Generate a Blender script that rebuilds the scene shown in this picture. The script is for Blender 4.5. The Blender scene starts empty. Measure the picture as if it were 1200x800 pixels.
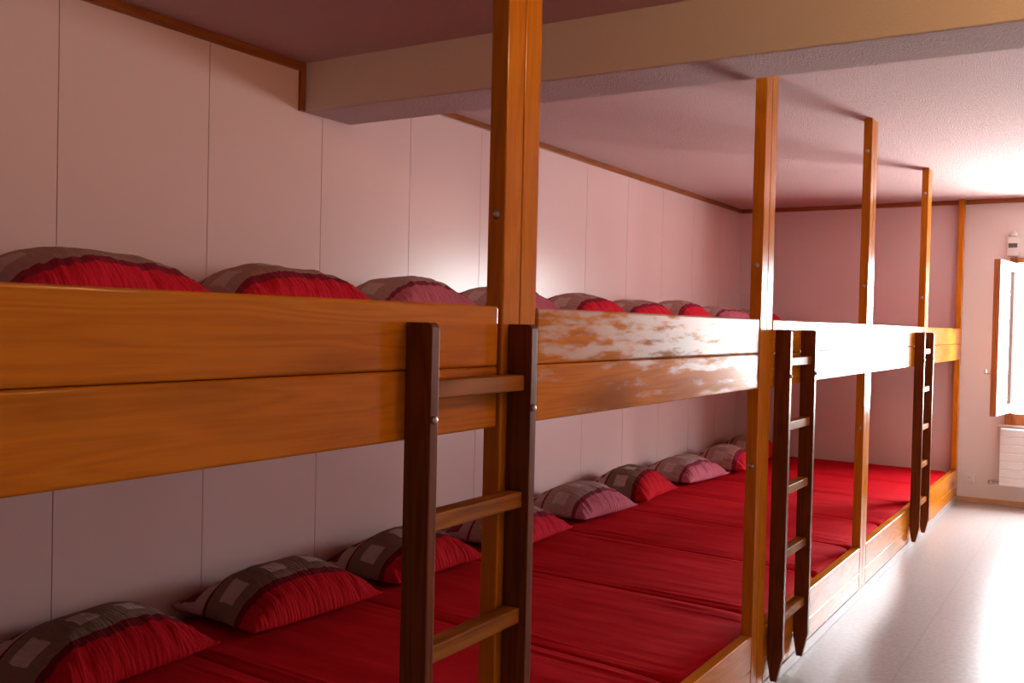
import bpy, bmesh, math, random
from mathutils import Vector, Matrix, noise

scene = bpy.context.scene
COL = scene.collection
random.seed(7)

# ------------------------------------------------------------------ camera
CAM = Vector((3.1665707, 0.0, 1.4603697))
R_ = Vector((0.84893234, 0.52801004, 0.02278753))
U_ = Vector((-0.02958579, 0.00442985, 0.99955243))
F_ = Vector((-0.52767277, 0.84922657, -0.01938224))
cd = bpy.data.cameras.new('camera')
cam = bpy.data.objects.new('camera', cd)
COL.objects.link(cam)
m = Matrix.Identity(4)
for i in range(3):
    m[i][0], m[i][1], m[i][2], m[i][3] = R_[i], U_[i], -F_[i], CAM[i]
cam.matrix_world = m
cd.sensor_width = 36.0
cd.lens = 1146.152 / 1200 * 36.0
cd.clip_start = 0.02
scene.camera = cam

# ------------------------------------------------------------------ tags
def thing(name, label, cat, loc=(0, 0, 0), rotz=0.0, group=None):
    o = bpy.data.objects.new(name, None)
    o.empty_display_size = 0.1
    COL.objects.link(o)
    o.location = loc
    o.rotation_euler = (0, 0, rotz)
    return tag(o, label, cat, group)

def tag(o, label, cat, group=None):
    o['label'] = label
    o['category'] = cat
    if group:
        o['group'] = group
    return o

def obj(name, bm, mat, parent=None, smooth=False, loc=None):
    bmesh.ops.recalc_face_normals(bm, faces=bm.faces[:])
    me = bpy.data.meshes.new(name)
    bm.to_mesh(me)
    bm.free()
    if mat:
        me.materials.append(mat)
    if smooth:
        for p in me.polygons:
            p.use_smooth = True
    o = bpy.data.objects.new(name, me)
    COL.objects.link(o)
    if parent:
        o.parent = parent
    if loc:
        o.location = loc
    return o

def struct(name, bm, mat, parent=None, smooth=False):
    o = obj(name, bm, mat, parent, smooth)
    if parent is None:
        o['kind'] = 'structure'
    return o

def dup(root, loc, rotz=None, label=None, group=None):
    r = root.copy()
    COL.objects.link(r)
    r.location = loc
    if rotz is not None:
        r.rotation_euler = (0, 0, rotz)
    if label:
        r['label'] = label
    if group:
        r['group'] = group
    for ch in list(root.children):
        c = ch.copy()
        COL.objects.link(c)
        c.parent = r
        for g in list(ch.children):
            d = g.copy()
            COL.objects.link(d)
            d.parent = c
    return r

# ------------------------------------------------------------------ mesh helpers
def box(bm, x0, x1, y0, y1, z0, z1, bev=0.0, seg=2):
    r = bmesh.ops.create_cube(bm, size=1.0)
    vs = r['verts']
    for v in vs:
        v.co = Vector((x0 + (v.co.x + .5) * (x1 - x0), y0 + (v.co.y + .5) * (y1 - y0), z0 + (v.co.z + .5) * (z1 - z0)))
    if bev > 0:
        es = list({e for v in vs for e in v.link_edges})
        bmesh.ops.bevel(bm, geom=es, offset=bev, segments=seg, profile=0.5, affect='EDGES')
    return bm

def newbox(*a, **k):
    return box(bmesh.new(), *a, **k)

def cyl(bm, p0, p1, r0, r1=None, n=20):
    p0, p1 = Vector(p0), Vector(p1)
    r1 = r0 if r1 is None else r1
    d = p1 - p0
    q = Vector((0, 0, 1)).rotation_difference(d.normalized()).to_matrix().to_4x4()
    bmesh.ops.create_cone(bm, cap_ends=True, cap_tris=False, segments=n, radius1=r0, radius2=r1, depth=d.length,
                          matrix=Matrix.Translation((p0 + p1) / 2) @ q)
    return bm

def dome(bm, c, axis, r, h, n=16, rings=5):
    """domed bolt head: flat back at c, bulging along axis"""
    q = Vector((0, 0, 1)).rotation_difference(Vector(axis).normalized()).to_matrix()
    c = Vector(c)
    prev = None
    for i in range(rings):
        a = i / rings * math.pi / 2
        ring = [bm.verts.new(c + q @ Vector((r * math.cos(a) * math.cos(t), r * math.cos(a) * math.sin(t), h * math.sin(a))))
                for t in [k * 2 * math.pi / n for k in range(n)]]
        if prev:
            for k in range(n):
                bm.faces.new((prev[k], prev[(k + 1) % n], ring[(k + 1) % n], ring[k]))
        else:
            bm.faces.new(ring)
        prev = ring
    top = bm.verts.new(c + q @ Vector((0, 0, h)))
    for k in range(n):
        bm.faces.new((prev[k], prev[(k + 1) % n], top))
    return bm

def prism(bm, pts2d, axis, a0, a1):
    """extrude polygon along axis ('x','y','z')"""
    def P(u, v, a):
        return {'x': (a, u, v), 'y': (u, a, v), 'z': (u, v, a)}[axis]
    A = [bm.verts.new(P(u, v, a0)) for u, v in pts2d]
    B = [bm.verts.new(P(u, v, a1)) for u, v in pts2d]
    n = len(A)
    bm.faces.new(A)
    bm.faces.new(B[::-1])
    for i in range(n):
        bm.faces.new((A[i], A[(i + 1) % n], B[(i + 1) % n], B[i]))
    return bm

# ------------------------------------------------------------------ materials
def mat(name):
    mt = bpy.data.materials.new(name)
    mt.use_nodes = True
    nt = mt.node_tree
    b = nt.nodes['Principled BSDF']
    return mt, nt, b

def N(nt, t, **kw):
    n = nt.nodes.new(t)
    for k, v in kw.items():
        if hasattr(n, k):
            setattr(n, k, v)
        else:
            n.inputs[k].default_value = v
    return n

def simple(name, col, rough=.5, metal=0.0, bump=None, coat=0.0, spec=.5):
    mt, nt, b = mat(name)
    b.inputs['Base Color'].default_value = (*col, 1)
    b.inputs['Roughness'].default_value = rough
    b.inputs['Metallic'].default_value = metal
    b.inputs['Coat Weight'].default_value = coat
    b.inputs['Specular IOR Level'].default_value = spec
    if bump:
        scale, strength, dist = bump
        tc = N(nt, 'ShaderNodeTexCoord')
        no = N(nt, 'ShaderNodeTexNoise', Scale=scale, Detail=4.0, Roughness=.6)
        bp = N(nt, 'ShaderNodeBump', Strength=strength, Distance=dist)
        nt.links.new(tc.outputs['Object'], no.inputs['Vector'])
        nt.links.new(no.outputs['Fac'], bp.inputs['Height'])
        nt.links.new(bp.outputs['Normal'], b.inputs['Normal'])
    return mt

def math_(nt, op, a, b=None):
    n = nt.nodes.new('ShaderNodeMath')
    n.operation = op
    for i, x in enumerate((a, b)):
        if x is None:
            continue
        if isinstance(x, (int, float)):
            n.inputs[i].default_value = x
        else:
            nt.links.new(x, n.inputs[i])
    return n.outputs[0]

def mix(nt, fac, a, b):
    n = nt.nodes.new('ShaderNodeMix')
    n.data_type = 'RGBA'
    for sock, x in ((n.inputs[0], fac), (n.inputs[6], a), (n.inputs[7], b)):
        if isinstance(x, (int, float)):
            sock.default_value = x
        elif isinstance(x, tuple):
            sock.default_value = (*x, 1) if len(x) == 3 else x
        else:
            nt.links.new(x, sock)
    return n.outputs[2]

def wood(name, light, dark, axis='y', rough=.17, coat=.0, worn=False, knots=True, scale=1.0, spec=.10):
    mt, nt, b = mat(name)
    L = nt.links.new
    tc = N(nt, 'ShaderNodeTexCoord')
    oi = N(nt, 'ShaderNodeObjectInfo')
    off = N(nt, 'ShaderNodeVectorMath', operation='SCALE')
    off.inputs[0].default_value = (3.1, 17.0, 9.0)
    L(oi.outputs['Random'], off.inputs['Scale'])
    add = N(nt, 'ShaderNodeVectorMath', operation='ADD')
    L(tc.outputs['Object'], add.inputs[0])
    L(off.outputs[0], add.inputs[1])
    mp = N(nt, 'ShaderNodeMapping')
    s = {'x': (.7, 9, 9), 'y': (9, .7, 9), 'z': (9, 9, .7)}[axis]
    mp.inputs['Scale'].default_value = tuple(v * scale for v in s)
    L(add.outputs[0], mp.inputs['Vector'])
    n1 = N(nt, 'ShaderNodeTexNoise', Scale=1.3, Detail=2.0, Roughness=.5)
    L(mp.outputs[0], n1.inputs['Vector'])
    # growth ring bands: a strongly stretched field folded into rings
    rings = math_(nt, 'FRACT', math_(nt, 'MULTIPLY', n1.outputs['Fac'], 11.0))
    tri = math_(nt, 'ABSOLUTE', math_(nt, 'SUBTRACT', rings, .5))
    mp2 = N(nt, 'ShaderNodeMapping')
    s2 = {'x': (1.5, 60, 60), 'y': (60, 1.5, 60), 'z': (60, 60, 1.5)}[axis]
    mp2.inputs['Scale'].default_value = s2
    L(add.outputs[0], mp2.inputs['Vector'])
    n2 = N(nt, 'ShaderNodeTexNoise', Scale=3.0, Detail=3.0, Roughness=.6)
    L(mp2.outputs[0], n2.inputs['Vector'])
    f = math_(nt, 'ADD', math_(nt, 'MULTIPLY', tri, .7), math_(nt, 'MULTIPLY', n2.outputs['Fac'], .65))
    ramp = N(nt, 'ShaderNodeValToRGB')
    L(f, ramp.inputs['Fac'])
    e = ramp.color_ramp.elements
    e[0].position, e[0].color = .22, (*dark, 1)
    e[1].position, e[1].color = .62, (*light, 1)
    col = ramp.outputs['Color']
    if knots:
        mk = N(nt, 'ShaderNodeMapping')
        ks = {'x': (2.2, 7, 7), 'y': (7, 2.2, 7), 'z': (7, 7, 2.2)}[axis]
        mk.inputs['Scale'].default_value = ks
        L(add.outputs[0], mk.inputs['Vector'])
        vo = N(nt, 'ShaderNodeTexVoronoi', Scale=.62)
        L(mk.outputs[0], vo.inputs['Vector'])
        kr = N(nt, 'ShaderNodeValToRGB')
        L(vo.outputs['Distance'], kr.inputs['Fac'])
        kr.color_ramp.elements[0].position, kr.color_ramp.elements[0].color = .10, (.75, .75, .75, 1)
        kr.color_ramp.elements[1].position, kr.color_ramp.elements[1].color = .36, (0, 0, 0, 1)
        col = mix(nt, kr.outputs['Color'], col, tuple(d * .45 for d in dark))
    b.inputs['Roughness'].default_value = rough
    if worn:
        mw = N(nt, 'ShaderNodeMapping')
        mw.inputs['Scale'].default_value = (6, 3.2, 20)
        L(tc.outputs['Object'], mw.inputs['Vector'])
        nw = N(nt, 'ShaderNodeTexNoise', Scale=1.6, Detail=5.0, Roughness=.62)
        L(mw.outputs[0], nw.inputs['Vector'])
        sx = N(nt, 'ShaderNodeSeparateXYZ')
        L(tc.outputs['Object'], sx.inputs[0])
        # scuffing sits on the upper plank and the top of the lower one
        hz = N(nt, 'ShaderNodeMapRange')
        hz.inputs['From Min'].default_value = 1.31
        hz.inputs['From Max'].default_value = 1.40
        hz.inputs['To Min'].default_value = -.13
        hz.inputs['To Max'].default_value = .06
        L(sx.outputs['Z'], hz.inputs['Value'])
        yg = N(nt, 'ShaderNodeMapRange')
        yg.inputs['From Max'].default_value = 1.2
        yg.inputs['To Min'].default_value = -.05
        yg.inputs['To Max'].default_value = .09
        L(sx.outputs['Y'], yg.inputs['Value'])
        w = math_(nt, 'ADD', math_(nt, 'ADD', nw.outputs['Fac'], hz.outputs[0]), yg.outputs[0])
        wr = N(nt, 'ShaderNodeValToRGB')
        L(w, wr.inputs['Fac'])
        wr.color_ramp.elements[0].position, wr.color_ramp.elements[0].color = .47, (0, 0, 0, 1)
        wr.color_ramp.elements[1].position, wr.color_ramp.elements[1].color = .60, (1, 1, 1, 1)
        col = mix(nt, math_(nt, 'MULTIPLY', wr.outputs['Color'], .6), col, (.58, .47, .43))
        rr = math_(nt, 'ADD', math_(nt, 'MULTIPLY', wr.outputs['Color'], .10), rough)
        L(rr, b.inputs['Roughness'])
    L(col, b.inputs['Base Color'])
    b.inputs['Specular IOR Level'].default_value = spec
    b.inputs['Coat Weight'].default_value = coat
    b.inputs['Coat Roughness'].default_value = rough * .8
    b.inputs['Coat IOR'].default_value = 1.5
    bp = N(nt, 'ShaderNodeBump', Strength=.12, Distance=.002)
    L(f, bp.inputs['Height'])
    L(bp.outputs['Normal'], b.inputs['Normal'])
    return mt

PINE = (.68, .222, .013)
PINE_D = (.56, .165, .009)
M = {}
M['pine_y'] = wood('varnished_pine_boards', PINE, PINE_D, 'y')
M['pine_worn'] = wood('scuffed_pine_boards', PINE, PINE_D, 'y', worn=True, rough=.15)
M['pine_z'] = wood('varnished_pine_posts', PINE, PINE_D, 'z', knots=False)
M['ladder_z'] = wood('dark_stained_ladder', (.19, .047, .009), (.115, .025, .005), 'z', knots=False, rough=.36, coat=.0, spec=.12)
M['ladder_y'] = wood('stained_rungs', (.38, .135, .022), (.22, .066, .011), 'y', knots=True, rough=.45, coat=.0, spec=.04)
M['trim_y'] = wood('brown_trim_along', (.36, .11, .03), (.24, .065, .018), 'y', knots=False, rough=.35, coat=.2)
M['trim_x'] = wood('brown_trim_across', (.40, .12, .035), (.28, .075, .022), 'x', knots=False, rough=.35, coat=.2)
M['trim_z'] = wood('brown_trim_up', (.36, .11, .03), (.24, .065, .018), 'z', knots=False, rough=.35, coat=.2)
M['window_wood'] = wood('window_frame_wood', (.42, .16, .06), (.28, .09, .03), 'z', knots=False, rough=.3, coat=.3)
M['skirting'] = wood('pale_skirting_wood', (.62, .40, .21), (.5, .3, .14), 'x', knots=False, rough=.4, coat=.2)
M['raw_wood'] = wood('plain_slats', (.55, .36, .2), (.42, .26, .13), 'x', rough=.6, coat=0)
M['panel'] = simple('pinkish_white_wall_panel', (.88, .63, .61), rough=.27, bump=(3.0, .03, .01))
M['panel_end'] = simple('rosy_end_panel', (.87, .69, .67), rough=.4, bump=(3.0, .03, .01))
M['plaster'] = simple('white_plaster', (.85, .78, .75), rough=.75, bump=(60, .15, .003))
M['stucco'] = simple('pinkish_stucco_ceiling', (.88, .64, .64), rough=.85, bump=(120, 1.0, .022))
M['beam_stucco_shaded'] = simple('coarse_beam_stucco_shaded', (.80, .58, .57), rough=.9, bump=(110, 1.0, .028))  # ceiling stucco toned down, the underside's shade is in the colour
M['beamface'] = simple('beam_plaster', (.84, .73, .63), rough=.8, bump=(120, .4, .004))
M['steel'] = simple('zinc_bolt', (.55, .54, .53), rough=.3, metal=1.0)
M['white_metal'] = simple('white_enamel', (.86, .86, .86), rough=.3)
M['white_plastic'] = simple('white_plastic', (.82, .81, .78), rough=.4)
M['dark_plastic'] = simple('dark_display', (.10, .09, .08), rough=.3)
M['kick'] = simple('grey_plinth', (.50, .46, .45), rough=.35, coat=.3)
M['lampshade'] = simple('lamp_metal', (.7, .68, .65), rough=.4)

# floor: polished beige slabs with thin joints
mt, nt, b = mat('polished_beige_floor')
tc = N(nt, 'ShaderNodeTexCoord')
br = N(nt, 'ShaderNodeTexBrick', offset=0.0)
br.inputs['Scale'].default_value = 1.0
br.inputs['Brick Width'].default_value = .6
br.inputs['Row Height'].default_value = .6
br.inputs['Mortar Size'].default_value = .003
br.inputs['Color1'].default_value = (.43, .385, .375, 1)
br.inputs['Color2'].default_value = (.415, .375, .365, 1)
br.inputs['Mortar'].default_value = (.36, .32, .30, 1)
nt.links.new(tc.outputs['Object'], br.inputs['Vector'])
no = N(nt, 'ShaderNodeTexNoise', Scale=45.0, Detail=5.0)
nt.links.new(tc.outputs['Object'], no.inputs['Vector'])
cr = N(nt, 'ShaderNodeValToRGB')
cr.color_ramp.elements[0].position, cr.color_ramp.elements[0].color = .35, (.86, .86, .86, 1)
cr.color_ramp.elements[1].position, cr.color_ramp.elements[1].color = .65, (1.05, 1.05, 1.05, 1)
nt.links.new(no.outputs['Fac'], cr.inputs['Fac'])
mu = N(nt, 'ShaderNodeMix', data_type='RGBA', blend_type='MULTIPLY')
mu.inputs[0].default_value = 1.0
nt.links.new(br.outputs['Color'], mu.inputs[6])
nt.links.new(cr.outputs['Color'], mu.inputs[7])
nt.links.new(mu.outputs[2], b.inputs['Base Color'])
b.inputs['Roughness'].default_value = .28
b.inputs['Specular IOR Level'].default_value = .16
no2 = N(nt, 'ShaderNodeTexNoise', Scale=6.0, Detail=2.0)
nt.links.new(tc.outputs['Object'], no2.inputs['Vector'])
bp = N(nt, 'ShaderNodeBump', Strength=.06, Distance=.004)
nt.links.new(no2.outputs['Fac'], bp.inputs['Height'])
nt.links.new(bp.outputs['Normal'], b.inputs['Normal'])
M['floor'] = mt

# thin window glass
mt = bpy.data.materials.new('clear_window_glass')
mt.use_nodes = True
nt = mt.node_tree
nt.nodes.clear()
out = nt.nodes.new('ShaderNodeOutputMaterial')
tr = nt.nodes.new('ShaderNodeBsdfTransparent')
tr.inputs['Color'].default_value = (.95, .97, .96, 1)
gl = nt.nodes.new('ShaderNodeBsdfGlossy')
gl.inputs['Roughness'].default_value = .02
fr = nt.nodes.new('ShaderNodeFresnel')
geo = nt.nodes.new('ShaderNodeNewGeometry')
ior = nt.nodes.new('ShaderNodeMapRange')          # thin pane: same reflectance from both faces
ior.inputs['To Min'].default_value = 1.45
ior.inputs['To Max'].default_value = 1 / 1.45
nt.links.new(geo.outputs['Backfacing'], ior.inputs['Value'])
nt.links.new(ior.outputs[0], fr.inputs['IOR'])
ms = nt.nodes.new('ShaderNodeMixShader')
nt.links.new(fr.outputs[0], ms.inputs[0])
nt.links.new(tr.outputs[0], ms.inputs[1])
nt.links.new(gl.outputs[0], ms.inputs[2])
nt.links.new(ms.outputs[0], out.inputs[0])
M['glass'] = mt

# lamp
LAMP = 175.0
mt, nt, b = mat('warm_lamp_diffuser')
b.inputs['Emission Color'].default_value = (1.0, .56, .22, 1)
b.inputs['Emission Strength'].default_value = LAMP
M['lamp'] = mt

def fabric(name, col, sheen, rough=.85):
    mt, nt, b = mat(name)
    b.inputs['Base Color'].default_value = (*col, 1)
    b.inputs['Roughness'].default_value = rough
    b.inputs['Sheen Weight'].default_value = sheen
    b.inputs['Sheen Roughness'].default_value = .4
    b.inputs['Sheen Tint'].default_value = (1, .45, .5, 1)
    b.inputs['Specular IOR Level'].default_value = .05
    tc = N(nt, 'ShaderNodeTexCoord')
    mp = N(nt, 'ShaderNodeMapping')
    mp.inputs['Scale'].default_value = (1.3, 13.0, 2.0)
    no = N(nt, 'ShaderNodeTexNoise', Scale=3.0, Detail=3.0)
    nt.links.new(tc.outputs['Object'], mp.inputs['Vector'])
    nt.links.new(mp.outputs[0], no.inputs['Vector'])
    bp = N(nt, 'ShaderNodeBump', Strength=.14, Distance=.012)
    nt.links.new(no.outputs['Fac'], bp.inputs['Height'])
    nt.links.new(bp.outputs['Normal'], b.inputs['Normal'])
    return mt

M['mattress'] = fabric('red_mattress_cover', (.62, .004, .014), .0)

def pillow_mat(name, end, stripe, band, square, flapA, flapB, p_stripe=.755, p_end=.82):
    """printed cotton: u runs from the flap (0) to the gathered end (1), v across"""
    mt, nt, b = mat(name)
    L = nt.links.new
    uv = N(nt, 'ShaderNodeUVMap', uv_map='UVMap')
    sp = N(nt, 'ShaderNodeSeparateXYZ')
    L(uv.outputs['UV'], sp.inputs[0])
    u, v = sp.outputs['X'], sp.outputs['Y']
    def inside(s, a, c):
        return math_(nt, 'MULTIPLY', math_(nt, 'GREATER_THAN', s, a), math_(nt, 'LESS_THAN', s, c))
    ramp = N(nt, 'ShaderNodeValToRGB')
    ramp.color_ramp.interpolation = 'CONSTANT'
    L(u, ramp.inputs['Fac'])
    el = ramp.color_ramp.elements
    el[0].position, el[0].color = 0.0, (*flapA, 1)
    el[1].position, el[1].color = 0.34, (*stripe, 1)
    for p, c in ((.375, band), (p_stripe, stripe), (p_end, end)):
        e = el.new(p)
        e.color = (*c, 1)
    col = ramp.outputs['Color']
    # squares on the flap, alternating
    fv = math_(nt, 'FRACT', math_(nt, 'MULTIPLY', v, 4.0))
    fl = math_(nt, 'MULTIPLY', inside(u, .05, .22), inside(fv, .1, .62))
    col = mix(nt, fl, col, flapB)
    fl2 = math_(nt, 'MULTIPLY', inside(u, .22, .29), inside(fv, .62, .98))
    col = mix(nt, fl2, col, flapB)
    # pale squares in the middle band
    fv2 = math_(nt, 'FRACT', math_(nt, 'ADD', math_(nt, 'MULTIPLY', v, 3.4), .15))
    sq = math_(nt, 'MULTIPLY', inside(u, .48, .65), inside(fv2, .3, .72))
    col = mix(nt, sq, col, square)
    no = N(nt, 'ShaderNodeTexNoise', Scale=60.0, Detail=2.0)
    L(uv.outputs['UV'], no.inputs['Vector'])
    sh = N(nt, 'ShaderNodeMapRange')
    sh.inputs['To Min'].default_value = .85
    sh.inputs['To Max'].default_value = 1.12
    L(no.outputs['Fac'], sh.inputs['Value'])
    mu = N(nt, 'ShaderNodeMix', data_type='RGBA', blend_type='MULTIPLY')
    mu.inputs[0].default_value = 1.0
    L(col, mu.inputs[6])
    L(sh.outputs[0], mu.inputs[7])
    L(mu.outputs[2], b.inputs['Base Color'])
    b.inputs['Roughness'].default_value = .8
    b.inputs['Specular IOR Level'].default_value = .06
    # crinkled weave
    mp = N(nt, 'ShaderNodeMapping')
    mp.inputs['Scale'].default_value = (10, 55, 1)
    L(uv.outputs['UV'], mp.inputs['Vector'])
    nw = N(nt, 'ShaderNodeTexNoise', Scale=1.0, Detail=3.0)
    L(mp.outputs[0], nw.inputs['Vector'])
    bp = N(nt, 'ShaderNodeBump', Strength=.9, Distance=.012)
    L(nw.outputs['Fac'], bp.inputs['Height'])
    L(bp.outputs['Normal'], b.inputs['Normal'])
    return mt

M['pillow_dark'] = pillow_mat('taupe_patchwork_cotton', (.60, .007, .017), (.20, .012, .022), (.29, .165, .125),
                              (.62, .42, .40), (.60, .36, .35), (.20, .018, .03))
M['pillow_pale'] = pillow_mat('rose_patchwork_cotton', (.66, .17, .24), (.30, .05, .09), (.54, .34, .32),
                              (.70, .52, .52), (.62, .38, .38), (.26, .03, .05), .79, .85)
M['pillow_warm'] = pillow_mat('crimson_patchwork_cotton', (.80, .022, .05), (.32, .025, .055), (.50, .29, .25),
                              (.66, .46, .45), (.55, .28, .28), (.24, .03, .05), .80, .87)

# ------------------------------------------------------------------ setting
RX = 6.4        # right wall
BY = -3.6       # wall behind the camera
EY = 9.266      # end wall
CZ = 2.607      # ceiling
struct('floor', newbox(-.2, RX + .2, BY - .2, EY + .3, -.1, 0), M['floor'])
struct('ceiling', newbox(-.2, RX + .2, BY - .2, EY + .3, CZ, CZ + .15), M['stucco'])

# left wall: panels with V joints, modelled in one mesh
bm = bmesh.new()
seams = [2.064 + .6626 * k for k in range(-8, 11)]
ys = []
g = .0022
prof = [(BY - .2, 0.0)]
for s in seams:
    prof += [(s - g, 0.0), (s - .0008, -.006), (s + .0008, -.006), (s + g, 0.0)]
prof += [(EY + .2, 0.0)]
top = [bm.verts.new((x, y, CZ + .1)) for y, x in prof]
bot = [bm.verts.new((x, y, -.05)) for y, x in prof]
tb = [bm.verts.new((-.12, prof[0][0], CZ + .1)), bm.verts.new((-.12, prof[-1][0], CZ + .1))]
bb = [bm.verts.new((-.12, prof[0][0], -.05)), bm.verts.new((-.12, prof[-1][0], -.05))]
for i in range(len(prof) - 1):
    bm.faces.new((bot[i], bot[i + 1], top[i + 1], top[i]))
bm.faces.new((bb[0], bb[1], tb[1], tb[0]))
struct('wall_left', bm, M['panel'])

# end wall with the window opening
WX0, WX1, WZ0, WZ1 = 2.36, 3.80, .69, 2.10
bm = bmesh.new()
for a in ((-.2, 2.0, -.05, CZ + .1), (2.0, WX0, -.05, CZ + .1), (WX1, RX + .2, -.05, CZ + .1), (WX0, WX1, -.05, WZ0), (WX0, WX1, WZ1, CZ + .1)):
    box(bm, a[0], a[1], EY, EY + .28, a[2], a[3])
wbk = struct('wall_back', bm, M['plaster'])
wbk.data.materials.append(M['panel_end'])            # the wall behind the bunks is panelled like the left one
for p in wbk.data.polygons:
    if p.center.x < 1.999:
        p.material_index = 1
struct('wall_right', newbox(RX, RX + .15, BY - .2, EY + .3, -.05, CZ + .1), M['plaster'])
struct('wall_front', newbox(-.2, RX + .2, BY - .15, BY, -.05, CZ + .1), M['plaster'])

# ceiling beam: smooth face, stucco underside with shade put into its colour
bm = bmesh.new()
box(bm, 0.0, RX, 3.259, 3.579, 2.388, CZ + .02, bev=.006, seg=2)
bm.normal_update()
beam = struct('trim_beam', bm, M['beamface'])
beam.data.materials.append(M['beam_stucco_shaded'])
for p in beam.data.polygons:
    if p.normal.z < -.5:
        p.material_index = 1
struct('trim_1', newbox(0.0, .018, BY, 3.259, 2.568, CZ, bev=.002), M['trim_y'])
struct('trim_2', newbox(0.0, .018, 3.229, 3.259, 2.389, 2.568, bev=.002), M['trim_z'])
struct('trim_3', newbox(0.0, .018, 3.579, EY, 2.570, CZ, bev=.002), M['trim_y'])
struct('trim_4', newbox(0.018, RX, EY - .018, EY, 2.568, CZ, bev=.002), M['trim_x'])
struct('baseboard_back', newbox(2.0, RX, EY - .014, EY, 0, .046, bev=.003), M['skirting'])

# ------------------------------------------------------------------ window
w = bpy.data.objects.new('window_1', None)
COL.objects.link(w)
w['kind'] = 'structure'
w.location = (WX0, EY, WZ0)
def wloc(bm):
    bmesh.ops.translate(bm, verts=bm.verts[:], vec=(-WX0, -EY, -WZ0))
    return bm
FY0, FY1 = EY - .04, EY + .04
bm = bmesh.new()
box(bm, WX0, WX0 + .05, FY0, FY1, WZ0, WZ1, bev=.004)
box(bm, WX1 - .05, WX1, FY0, FY1, WZ0, WZ1, bev=.004)
box(bm, WX0 + .05, WX1 - .05, FY0, FY1, WZ0, WZ0 + .10, bev=.004)
box(bm, WX0 + .05, WX1 - .05, FY0, FY1, WZ1 - .045, WZ1, bev=.004)
obj('window_frame', wloc(bm), M['window_wood'], w)
def sash(Wd, H, handle_side):
    """sash in local coords: hinge edge at x=0, reaching to x=Wd, thickness along y, z from 0"""
    bm = bmesh.new()
    t = .022
    fw = .07
    box(bm, 0, fw, -t, t, 0, H, bev=.004)
    box(bm, Wd - fw, Wd, -t, t, 0, H, bev=.004)
    box(bm, fw, Wd - fw, -t, t, 0, fw, bev=.004)
    box(bm, fw, Wd - fw, -t, t, H - fw, H, bev=.004)
    s = obj('window_sash', bm, M['window_wood'], w)
    bm = bmesh.new()
    oy0, oy1 = (t, t + .006) if handle_side < 0 else (-t - .006, -t)
    for q in ((.004, fw - .004, .004, H - .004), (Wd - fw + .004, Wd - .004, .004, H - .004), (fw - .004, Wd - fw + .004, .004, fw - .004), (fw - .004, Wd - fw + .004, H - fw + .004, H - .004)):
        box(bm, q[0], q[1], oy0, oy1, q[2], q[3])
    la, lb = (.004, oy1) if handle_side < 0 else (oy0, -.004)
    for q in ((fw - .004, fw + .003, fw, H - fw), (Wd - fw - .003, Wd - fw + .004, fw, H - fw), (fw, Wd - fw, fw - .004, fw + .003), (fw, Wd - fw, H - fw - .003, H - fw + .004)):
        box(bm, q[0], q[1], la, lb, q[2], q[3])
    obj('outer_cladding', bm, M['white_metal'], s)
    obj('glass', newbox(fw - .01, Wd - fw + .01, -.003, .003, fw - .01, H - fw + .01), M['glass'], s)
    bm = bmesh.new()
    hx = Wd - .03
    box(bm, hx - .012, hx + .012, t * handle_side, (t + .008) * handle_side, H * .27 - .035, H * .27 + .035, bev=.003) if handle_side > 0 else \
        box(bm, hx - .012, hx + .012, -t - .008, -t, H * .27 - .035, H * .27 + .035, bev=.003)
    sg = handle_side
    cyl(bm, (hx, t * sg, H * .27), (hx, (t + .05) * sg, H * .27), .007)
    cyl(bm, (hx, (t + .046) * sg, H * .27 - .006), (hx, (t + .046) * sg, H * .27 + .03), .007, n=14)
    obj('handle', bm, M['steel'], s)
    return s
SW = .645
s1 = sash(SW, 1.245, -1)      # open leaf swung into the room
s1.location = (2.405 - WX0, 9.222 - EY, .805 - WZ0)
s1.rotation_euler = (0, 0, math.radians(-97.0))
s2 = sash(SW, 1.245, 1)       # closed leaf
s2.location = (WX1 - .05 - WX0, 0.0, .80 - WZ0)
s2.rotation_euler = (0, 0, math.radians(180))
bm = bmesh.new()
box(bm, 2.31, 3.88, EY - .045, EY, .672, .692, bev=.004)
obj('window_sill', wloc(bm), M['white_metal'], w)

# ------------------------------------------------------------------ things on the end wall
rad = thing('radiator', 'white panel radiator with horizontal ribs under the window', 'radiator', (2.335, EY, .18))
bm = bmesh.new()
H = .485
n = 7
pts = []
y0 = -.105
for k in range(n):
    za, zb = k * H / n, (k + 1) * H / n
    pts += [(y0 + .006, za), (y0, za + .008), (y0, zb - .008), (y0 + .006, zb)]
pts += [(-.035, H), (-.035, 0)]
prism(bm, pts, 'x', 0, 1.45)
obj('panel', bm, M['white_metal'], rad)
for x in (.25, 1.2):
    obj('bracket', newbox(x, x + .03, -.036, -.0005, .08, .42), M['white_metal'], rad)
bm = bmesh.new()
cyl(bm, (-.055, -.07, .018), (0.002, -.07, .018), .011)
cyl(bm, (-.045, -.07, .018), (-.045, -.0005, .018), .009)
cyl(bm, (-.085, -.07, .018), (-.05, -.07, .018), .018, .015)
obj('valve', bm, M['steel'], rad, True)

sock = thing('power_socket', 'square white power socket low on the end wall beside the last bunk', 'socket', (2.095, EY, .21))
obj('cover_plate', newbox(-.04, .04, -.011, 0, -.04, .04, bev=.004), M['white_plastic'], sock)
bm = bmesh.new()
cyl(bm, (0, -.0135, 0), (0, -.0105, 0), .021, n=28)
obj('insert', bm, M['white_plastic'], sock)
bm = bmesh.new()
for dx, dz in ((-.009, 0), (.009, 0), (0, .006)):
    cyl(bm, (dx, -.0142, dz), (dx, -.0132, dz), .0028, n=10)
obj('pin_hole', bm, M['dark_plastic'], sock)

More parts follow.
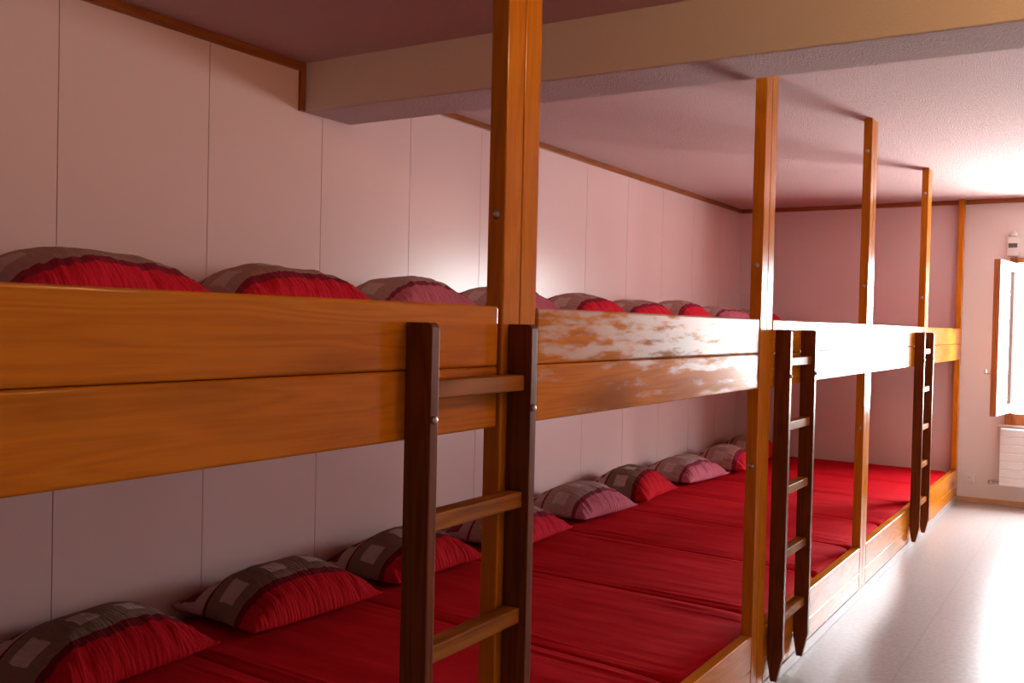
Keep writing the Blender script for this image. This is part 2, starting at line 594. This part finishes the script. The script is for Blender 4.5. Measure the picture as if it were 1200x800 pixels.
wb = thing('wall_thermostat', 'small white box with a dark display high on the end wall above the open window', 'thermostat', (2.378, EY, 2.118))
obj('housing', newbox(-.043, .043, -.05, 0, 0, .165, bev=.006), M['white_plastic'], wb)
obj('display', newbox(-.034, .034, -.0525, -.048, .068, .105, bev=.001), M['dark_plastic'], wb)
bm = bmesh.new()
dome(bm, (0, -.025, .165), (0, 0, 1), .034, .05, n=24, rings=6)
obj('cap', bm, M['white_plastic'], wb, True)

# ceiling lamp in front of the beam (just above the picture)
lp = thing('ceiling_lamp', 'round flush ceiling lamp with a warm drum diffuser in front of the beam', 'lamp', (4.05, 2.35, CZ))
def turned(profile, nn=40):
    bm = bmesh.new()
    rings = [[bm.verts.new((r * math.cos(t), r * math.sin(t), z)) for t in [k * 2 * math.pi / nn for k in range(nn)]] for r, z in profile]
    bm.faces.new(rings[0])
    for a, c in zip(rings, rings[1:]):
        for k in range(nn):
            bm.faces.new((a[k], a[(k + 1) % nn], c[(k + 1) % nn], c[k]))
    bm.faces.new(rings[-1])
    return bm
obj('rim', turned([(.19, 0), (.19, -.014), (.10, -.014)]), M['lampshade'], lp)
obj('diffuser', turned([(.15, -.013), (.15, -.095)]), M['lamp'], lp, False)
obj('bottom_plate', turned([(.05, -.094), (.20, -.094), (.205, -.10), (.20, -.106), (.05, -.106)]), M['lampshade'], lp)  # opaque plate added to keep lamp light off the floor below

# ------------------------------------------------------------------ bunk units
PX = 2.0        # front plane of the bunks
UL = 1.838      # length of one unit
PB = .072       # post width
BOLTS = (.93, 1.70, 2.43)

def make_unit(label):
    t = thing('bunk_bed', label, 'bunk bed', (PX, 0, 0), 0, 'bunk bed units along the left wall')
    for y0, y1, side in ((.001, .001 + PB, 1), (UL - .001 - PB, UL - .001, -1)):
        p = obj('post', newbox(-.045, 0, y0, y1, 0, CZ + .002, bev=.004), M['pine_z'], t)
        yb = (y0 + PB) if side > 0 else y0
        for zb in BOLTS:
            bm = bmesh.new()
            dome(bm, (-.022, yb, zb), (0, side, 0), .010, .006)
            obj('bolt', bm, M['steel'], p, True)
    return t

def boards(t, worn=False):
    mtl = M['pine_worn'] if worn else M['pine_y']
    ya, yb = .082, UL - .09
    obj('upper_guard_board', newbox(-.040, .001, ya, yb, 1.3635, 1.496, bev=.006, seg=3), mtl, t)
    obj('upper_guard_board', newbox(-.040, .001, ya, yb, 1.228, 1.3625, bev=.006, seg=3), mtl, t)
    ya, yb = .0745, UL - .0745
    obj('lower_front_board', newbox(-.045, 0, ya, yb, .1435, .277, bev=.006, seg=3), M['pine_y'], t)
    obj('lower_front_board', newbox(-.045, 0, ya, yb, .050, .1425, bev=.006, seg=3), M['pine_y'], t)
    obj('plinth', newbox(-.02, .002, 0, UL, 0, .0485, bev=.002), M['kick'], t)
    for zt, zl in ((1.34, 1.25), (.14, 0.0)):
        bm = bmesh.new()
        for k in range(14):
            y = .01 + k * (UL - .02) / 14
            box(bm, -1.99, -.046, y + .006, y + (UL - .02) / 14 - .006, zt - .022, zt)
        for x in (-1.99, -1.0, -.09):
            box(bm, x, x + .04, .0, UL, zl, zt - .0215)
        obj('slatted_base', bm, M['raw_wood'], t)
        obj('side_rail', newbox(-.0455, -.0205 if zt > 1 else -.0445, .0735, UL - .0735, zt - .09, zt), M['raw_wood'], t)

Y_UNIT = [1.908 + UL * (k - 1) for k in range(5)]
u0 = make_unit('nearest bunk bed unit, its wide orange guard boards crossing the left edge of the picture')
boards(u0)
u0.location = (PX, Y_UNIT[0], 0)
u1 = make_unit('second bunk bed unit, guard boards scuffed pale, between the two thick nearest posts')
boards(u1, worn=True)
u1.location = (PX, Y_UNIT[1], 0)
dup(u0, (PX, Y_UNIT[2], 0), label='middle bunk bed unit, glaring guard boards beside the second ladder')
dup(u0, (PX, Y_UNIT[3], 0), label='fourth bunk bed unit, its boards reaching from the third thick post to the far ladder')
u4 = dup(u0, (PX, Y_UNIT[4], 0), label='last bunk bed unit against the end wall, behind the far ladder')

for ch in [c for c in u4.children if c.name.startswith('post')][1:]:      # the last post has no bolts
    for g in list(ch.children):
        bpy.data.objects.remove(g)
rp_ = [c for c in u0.children if c.name.startswith('post')][1]
bpy.data.objects.remove(rp_.children[0])                                   # nothing low down on the nearest post

# ------------------------------------------------------------------ ladders
LZ0, LZ1 = .05, 1.457
RZ = [1.345, 1.085, .826, .567, .310]
def make_ladder(label):
    t = thing('ladder', label, 'ladder', (PX + .0015, 0, 0), 0, 'bunk ladders bolted to the guard boards')
    for y0, y1 in ((0, .027), (.37, .397)):
        bm = bmesh.new()
        # side view profile (x, z) with a tapered foot and eased top corner
        pts = [(.016, LZ0), (.040, LZ0), (.062, LZ0 + .10), (.062, LZ1 - .008), (.054, LZ1), (.0, LZ1), (.0, LZ0 + .09)]
        prism(bm, pts, 'y', y0, y1)
        bmesh.ops.bevel(bm, geom=bm.edges[:], offset=.0025, segments=2, profile=.5, affect='EDGES')
        s = obj('stile', bm, M['ladder_z'], t)
        bm = bmesh.new()
        dome(bm, (.062, (y0 + y1) / 2, 1.272), (1, 0, 0), .0085, .007)
        obj('bolt', bm, M['steel'], s, True)
    for z in RZ:
        obj('rung', newbox(.004, .046, .0265, .3705, z - .035, z, bev=.003), M['ladder_y'], t)
    return t
l0 = make_ladder('nearest dark wooden ladder, in front of the first thick post')
l0.location.y = 1.488
dup(l0, (PX + .0015, 3.862, 0), label='dark wooden ladder just beyond the second thick post')
dup(l0, (PX + .0015, 6.985, 0), label='far dark wooden ladder nearest the end wall')

# ------------------------------------------------------------------ mattresses
def fbm(x, y, s):
    return noise.fractal(Vector((x, y, s)), 1.0, 2.0, 3)

def mattress(name, ya0, ya1, yb0, yb1, z0, th, seed, x0=.03, x1=1.945):
    """quad footprint: wall edge from ya0..ya1, front edge from yb0..yb1"""
    bm = bmesh.new()
    nu, nv = 72, 90
    def ease(t):        # denser near the edges
        return .5 - .5 * math.cos(math.pi * t) * (1 - .25 * math.sin(math.pi * t) ** 2)
    r = .045
    rows = []
    for j in range(nv + 1):
        v = ease(j / nv)
        row = []
        for i in range(nu + 1):
            u = ease(i / nu)
            # rounded front corners
            X = x0 + (x1 - x0) * u
            pull = max(0, (u - .93) / .07) ** 2 * .035
            a = (ya0 * (1 - u) + yb0 * u) + pull
            c = (ya1 * (1 - u) + yb1 * u) - pull
            Y = a + (c - a) * v
            dy = min(v, 1 - v) * (c - a)
            dx = min(u, 1 - u) * (x1 - x0)
            d = min(dx, dy)
            z = th - .010
            rs = .016 + .03 * max(0, u - .85) / .15
            if dy < rs:
                z -= (rs - math.sqrt(max(0, rs * rs - (rs - dy) ** 2))) * .55
            if dx < r:
                z -= (r - math.sqrt(max(0, r * r - (r - dx) ** 2))) * .9
            z = max(z, th * .45)
            k = min(1, d / .08)
            crown = .010 * (math.sin(math.pi * v) ** .5) * (math.sin(math.pi * u) ** .5 if 0 < u < 1 else 0)
            wr = .005 * fbm(X * 1.6 + seed * 9, Y * 6.0, seed) * k
            # folds of the loose cover, running along the seam
            e = math.exp(-((dy - .07) / .06) ** 2)
            fold = .010 * e * abs(noise.noise(Vector((X * 1.2 + seed * 5, dy * 46, seed + v)))) * k
            cr = 1 - abs(math.sin((v * (c - a) + .05 * noise.noise(Vector((X * 1.5, seed, 2.0)))) * 62.0))
            fold += .006 * max(0, cr - .35) * math.exp(-v * (c - a) / .07) * max(0, noise.noise(Vector((X * 1.9 + seed * 3, seed, 7.0))) + .15) * min(1, dy / .02) * 1.6
            row.append(bm.verts.new((X, Y, z0 + z + crown + wr + fold)))
        rows.append(row)
    for j in range(nv):
        for i in range(nu):
            bm.faces.new((rows[j][i], rows[j][i + 1], rows[j + 1][i + 1], rows[j + 1][i]))
    loop = [rows[0][i] for i in range(nu + 1)] + [rows[j][nu] for j in range(1, nv + 1)] + \
           [rows[nv][i] for i in range(nu - 1, -1, -1)] + [rows[j][0] for j in range(nv - 1, 0, -1)]
    mid = [bm.verts.new((q.co.x, q.co.y, z0 + .03)) for q in loop]
    low = [bm.verts.new((q.co.x, q.co.y, z0 + .001)) for q in loop]
    n = len(loop)
    for k in range(n):
        k2 = (k + 1) % n
        bm.faces.new((loop[k], mid[k], mid[k2], loop[k2]))
        bm.faces.new((mid[k], low[k], low[k2], mid[k2]))
    bm.faces.new(low)
    return obj(name, bm, M['mattress'], None, True)

SE = [(.55, .46), (1.48, 1.36), (2.38, 2.24), (3.26, 3.10), (4.12, 4.02), (5.06, 4.88), (5.92, 5.60),
      (6.72, 6.40), (7.50, 7.285), (8.35, 8.22), (9.245, 9.225)]
ml = ['red mattress at the bottom left corner of the picture, lower bunk',
      'red lower mattress behind the nearest ladder, its left stile standing over it',
      'red lower mattress right of the nearest ladder, touching the front board',
      'creased red lower mattress in the bay between the two nearest thick posts',
      'red lower mattress with folds along its near seam, ending at the second thick post',
      'red lower mattress whose rounded corner shows just left of the third thick post',
      'red lower mattress whose rounded corner shows just right of the third thick post',
      'red lower mattress whose front corner meets the board left of the far ladder',
      'red lower mattress behind the far ladder',
      'farthest red lower mattress against the end wall']
for k in range(10):
    (a0, b0), (a1, b1) = SE[k], SE[k + 1]
    o = mattress('mattress', a0 + .0005, a1 - .0005, b0 + .0005, b1 - .0005, .14, .125, 3.1 + k)
    tag(o, ml[k], 'mattress', 'red mattresses on the lower bunks')
for k in range(10):
    y0 = .10 + k * .915
    o = mattress('mattress', y0 + .003, y0 + .912, y0 + .003, y0 + .912, 1.34, .135, 40.1 + k)
    tag(o, 'red mattress on the upper bunks, tucked out of sight behind the guard boards', 'mattress', 'red mattresses on the upper bunks')

# ------------------------------------------------------------------ pillows
def pillow(a, c, h, seed, flapdip=.5):
    """a: half size along u (towards the room), c: half size along v, h: height; base at z=0"""
    bm = bmesh.new()
    uvl = bm.loops.layers.uv.new('UVMap')
    nu, nv = 56, 64
    def zed(u, v, s):
        e = (max(0, 1 - abs(u) ** 2.6) * max(0, 1 - abs(v) ** 2.8))
        return e ** .62
    grid = {}
    for s in (1, -1):
        for j in range(nv + 1):
            for i in range(nu + 1):
                u = -math.cos(math.pi * i / nu)
                v = -math.cos(math.pi * j / nv)
                u = .35 * (2 * i / nu - 1) + .65 * u
                v = .35 * (2 * j / nv - 1) + .65 * v
                border = i in (0, nu) or j in (0, nv)
                if s < 0 and border:
                    grid[(s, i, j)] = grid[(1, i, j)]
                    continue
                x = a * u * (1 - .055 * (1 - v * v))
                y = c * v * (1 - .055 * (1 - u * u))
                x += .010 * fbm(u * 1.3, v * 1.3, seed) * abs(u)
                y += .010 * fbm(u * 1.3 + 5, v * 1.3, seed) * abs(v)
                e = zed(u, v, s)
                # flap end (u<0) is limp and flatter
                k = 1 - flapdip * max(0, -u - .15) ** 1.2
                edge = .022
                if s > 0:
                    z = edge + (h - edge) * e * k
                    # gathered wrinkles running in from the room side and the two ends
                    wu = max(0, u) ** 1.5
                    wv = abs(v) ** 3
                    z += .016 * wu * noise.noise(Vector((u * 2.0 + v * 2, v * 11.0, seed))) * min(1, e * 3)
                    z += .011 * wu * noise.noise(Vector((u * 3.0, v * 24.0 + u * 3, seed + 3))) * min(1, e * 3)
                    z += .013 * wv * noise.noise(Vector((u * 11.0, v * 2.0, seed + 7))) * min(1, e * 3)
                    z += .012 * fbm(u * 1.2 + 3, v * 1.2, seed + 1) * min(1, e * 2)
                    z += .004 * fbm(u * 5, v * 5, seed + 2) * min(1, e * 3)
                else:
                    z = edge * (1 - min(1, e * 2.2)) + .001
                if border:
                    z = edge + .010 * noise.noise(Vector((u * 3, v * 3, seed + 11))) + .012 * (abs(u * v) ** 6)
                z += .012 * max(0, -u - .5) * (1 if s > 0 else .2)
                grid[(s, i, j)] = (bm.verts.new((x, y, max(z, .001))), (.5 + .5 * u, .5 + .5 * v))
    for s in (1, -1):
        for j in range(nv):
            for i in range(nu):
                q = [grid[(s, i, j)], grid[(s, i + 1, j)], grid[(s, i + 1, j + 1)], grid[(s, i, j + 1)]]
                f = bm.faces.new([k[0] for k in q])
                for lo, k in zip(f.loops, q):
                    lo[uvl].uv = k[1]
    return bm

def put_pillow(x, y, z, rot, a, c, h, seed, mk, label, group, tilt=0.0):
    o = obj('pillow', pillow(a, c, h, seed), M[mk], None, True)
    o.location = (x, y, z)
    o.rotation_euler = (0, tilt, rot)
    tag(o, label, 'pillow', group)
    return o

GL = 'patchwork pillows along the wall of the lower bunks'
GU = 'patchwork pillows on the upper bunks'
ZL, ZU = .276, 1.484
LP = [  # x, y, rot(deg), half u, half v, h, material, label
    (.255, 2.05, 3, .25, .335, .18, 'pillow_dark', 'taupe and red patchwork pillow in the bottom left corner of the picture, lower bunk'),
    (.275, 2.90, -4, .25, .345, .185, 'pillow_dark', 'whole taupe and red patchwork pillow on the lower bunk left of the nearest ladder'),
    (.265, 3.72, -2, .25, .335, .18, 'pillow_dark', 'taupe and red lower bunk pillow half hidden behind left stile of nearest ladder'),
    (.305, 4.60, 2, .25, .32, .17, 'pillow_warm', 'red pillow on the lower bunk half hidden behind the first thick post'),
    (.265, 5.50, -4, .26, .325, .175, 'pillow_pale', 'pale rose patchwork pillow on the lower bunk just right of the nearest ladder'),
    (.265, 6.27, 4, .25, .32, .20, 'pillow_dark', 'taupe lower bunk pillow with bright red end, just beyond the pale rose one'),
    (.265, 7.24, -6, .26, .34, .17, 'pillow_pale', 'pale rose pillow on the lower bunk left of the crumpled one by the second post'),
    (.305, 8.05, 5, .27, .33, .18, 'pillow_warm', 'crumpled pinkish pillow on the lower bunk beside the second thick post'),
    (.275, 8.78, 0, .25, .33, .20, 'pillow_warm', 'farthest lower bunk pillow, mostly hidden behind the second post and its ladder'),
]
for k, (x, y, r, a, c, h, mk, lb) in enumerate(LP):
    put_pillow(x, y, ZL, math.radians(r), a, c, h, 1.7 + k * 2.3, mk, lb, GL)
UP = [
    (.28, 1.98, 3, .26, .40, .185, 'pillow_warm', 'red ended taupe pillow on the upper bunk at the left edge of the picture'),
    (.28, 2.84, -3, .26, .37, .185, 'pillow_warm', 'second upper bunk pillow from the left, dark square at its raised corner'),
    (.27, 3.66, 2, .26, .36, .18, 'pillow_pale', 'third upper bunk pillow from the left, rose coloured, above the nearest ladder'),
    (.27, 4.52, -3, .25, .35, .175, 'pillow_pale', 'upper bunk pillow partly hidden behind the first thick post'),
    (.27, 5.42, 3, .25, .36, .17, 'pillow_warm', 'upper bunk pillow just right of the first thick post, with a pale square'),
    (.27, 6.20, -2, .25, .33, .155, 'pillow_warm', 'low upper bunk pillow in the middle of the scuffed guard board'),
    (.27, 6.98, 3, .25, .34, .175, 'pillow_warm', 'upper bunk pillow with a bright red end left of the second thick post'),
    (.27, 7.86, -3, .25, .36, .155, 'pillow_pale', 'pale upper bunk pillow touching the second thick post in the picture'),
    (.28, 8.75, 2, .25, .35, .15, 'pillow_warm', 'farthest upper bunk pillow, a small red hump right of the second post'),
]
for k, (x, y, r, a, c, h, mk, lb) in enumerate(UP):
    put_pillow(x, y, ZU, math.radians(r), a, c, h, 31.3 + k * 2.9, mk, lb, GU)

# ------------------------------------------------------------------ light
wd = bpy.data.worlds.new('overcast_sky')
scene.world = wd
wd.use_nodes = True
wn = wd.node_tree
bg = wn.nodes['Background']
SKY = 68.0
tc = N(wn, 'ShaderNodeTexCoord')
sx = N(wn, 'ShaderNodeSeparateXYZ')
wn.links.new(tc.outputs['Generated'], sx.inputs[0])
rp = N(wn, 'ShaderNodeValToRGB')
rp.color_ramp.elements[0].position, rp.color_ramp.elements[0].color = .46, (.98, .95, .93, 1)   # snow-bright ground
rp.color_ramp.elements[1].position, rp.color_ramp.elements[1].color = .54, (.93, .96, 1.0, 1)   # overcast sky
h = math_(wn, 'ADD', math_(wn, 'MULTIPLY', sx.outputs['Z'], .5), .5)
wn.links.new(h, rp.inputs['Fac'])
wn.links.new(rp.outputs['Color'], bg.inputs['Color'])
bg.inputs['Strength'].default_value = SKY
for loc, rot in ((((WX0 + WX1) / 2, EY + .15, (WZ0 + WZ1) / 2), (math.radians(-90), 0, 0)),):
    ld = bpy.data.lights.new('window_portal', 'AREA')
    ld.shape = 'RECTANGLE'
    ld.size = WX1 - WX0
    ld.size_y = WZ1 - WZ0
    ld.cycles.is_portal = True
    lo = bpy.data.objects.new('window_portal', ld)
    COL.objects.link(lo)
    lo.location = loc
    lo.rotation_euler = rot

vs = scene.view_settings
vs.view_transform = 'Standard'
vs.look = 'None'
vs.exposure = 0.0
vs.gamma = 1.0
vs.use_curve_mapping = False
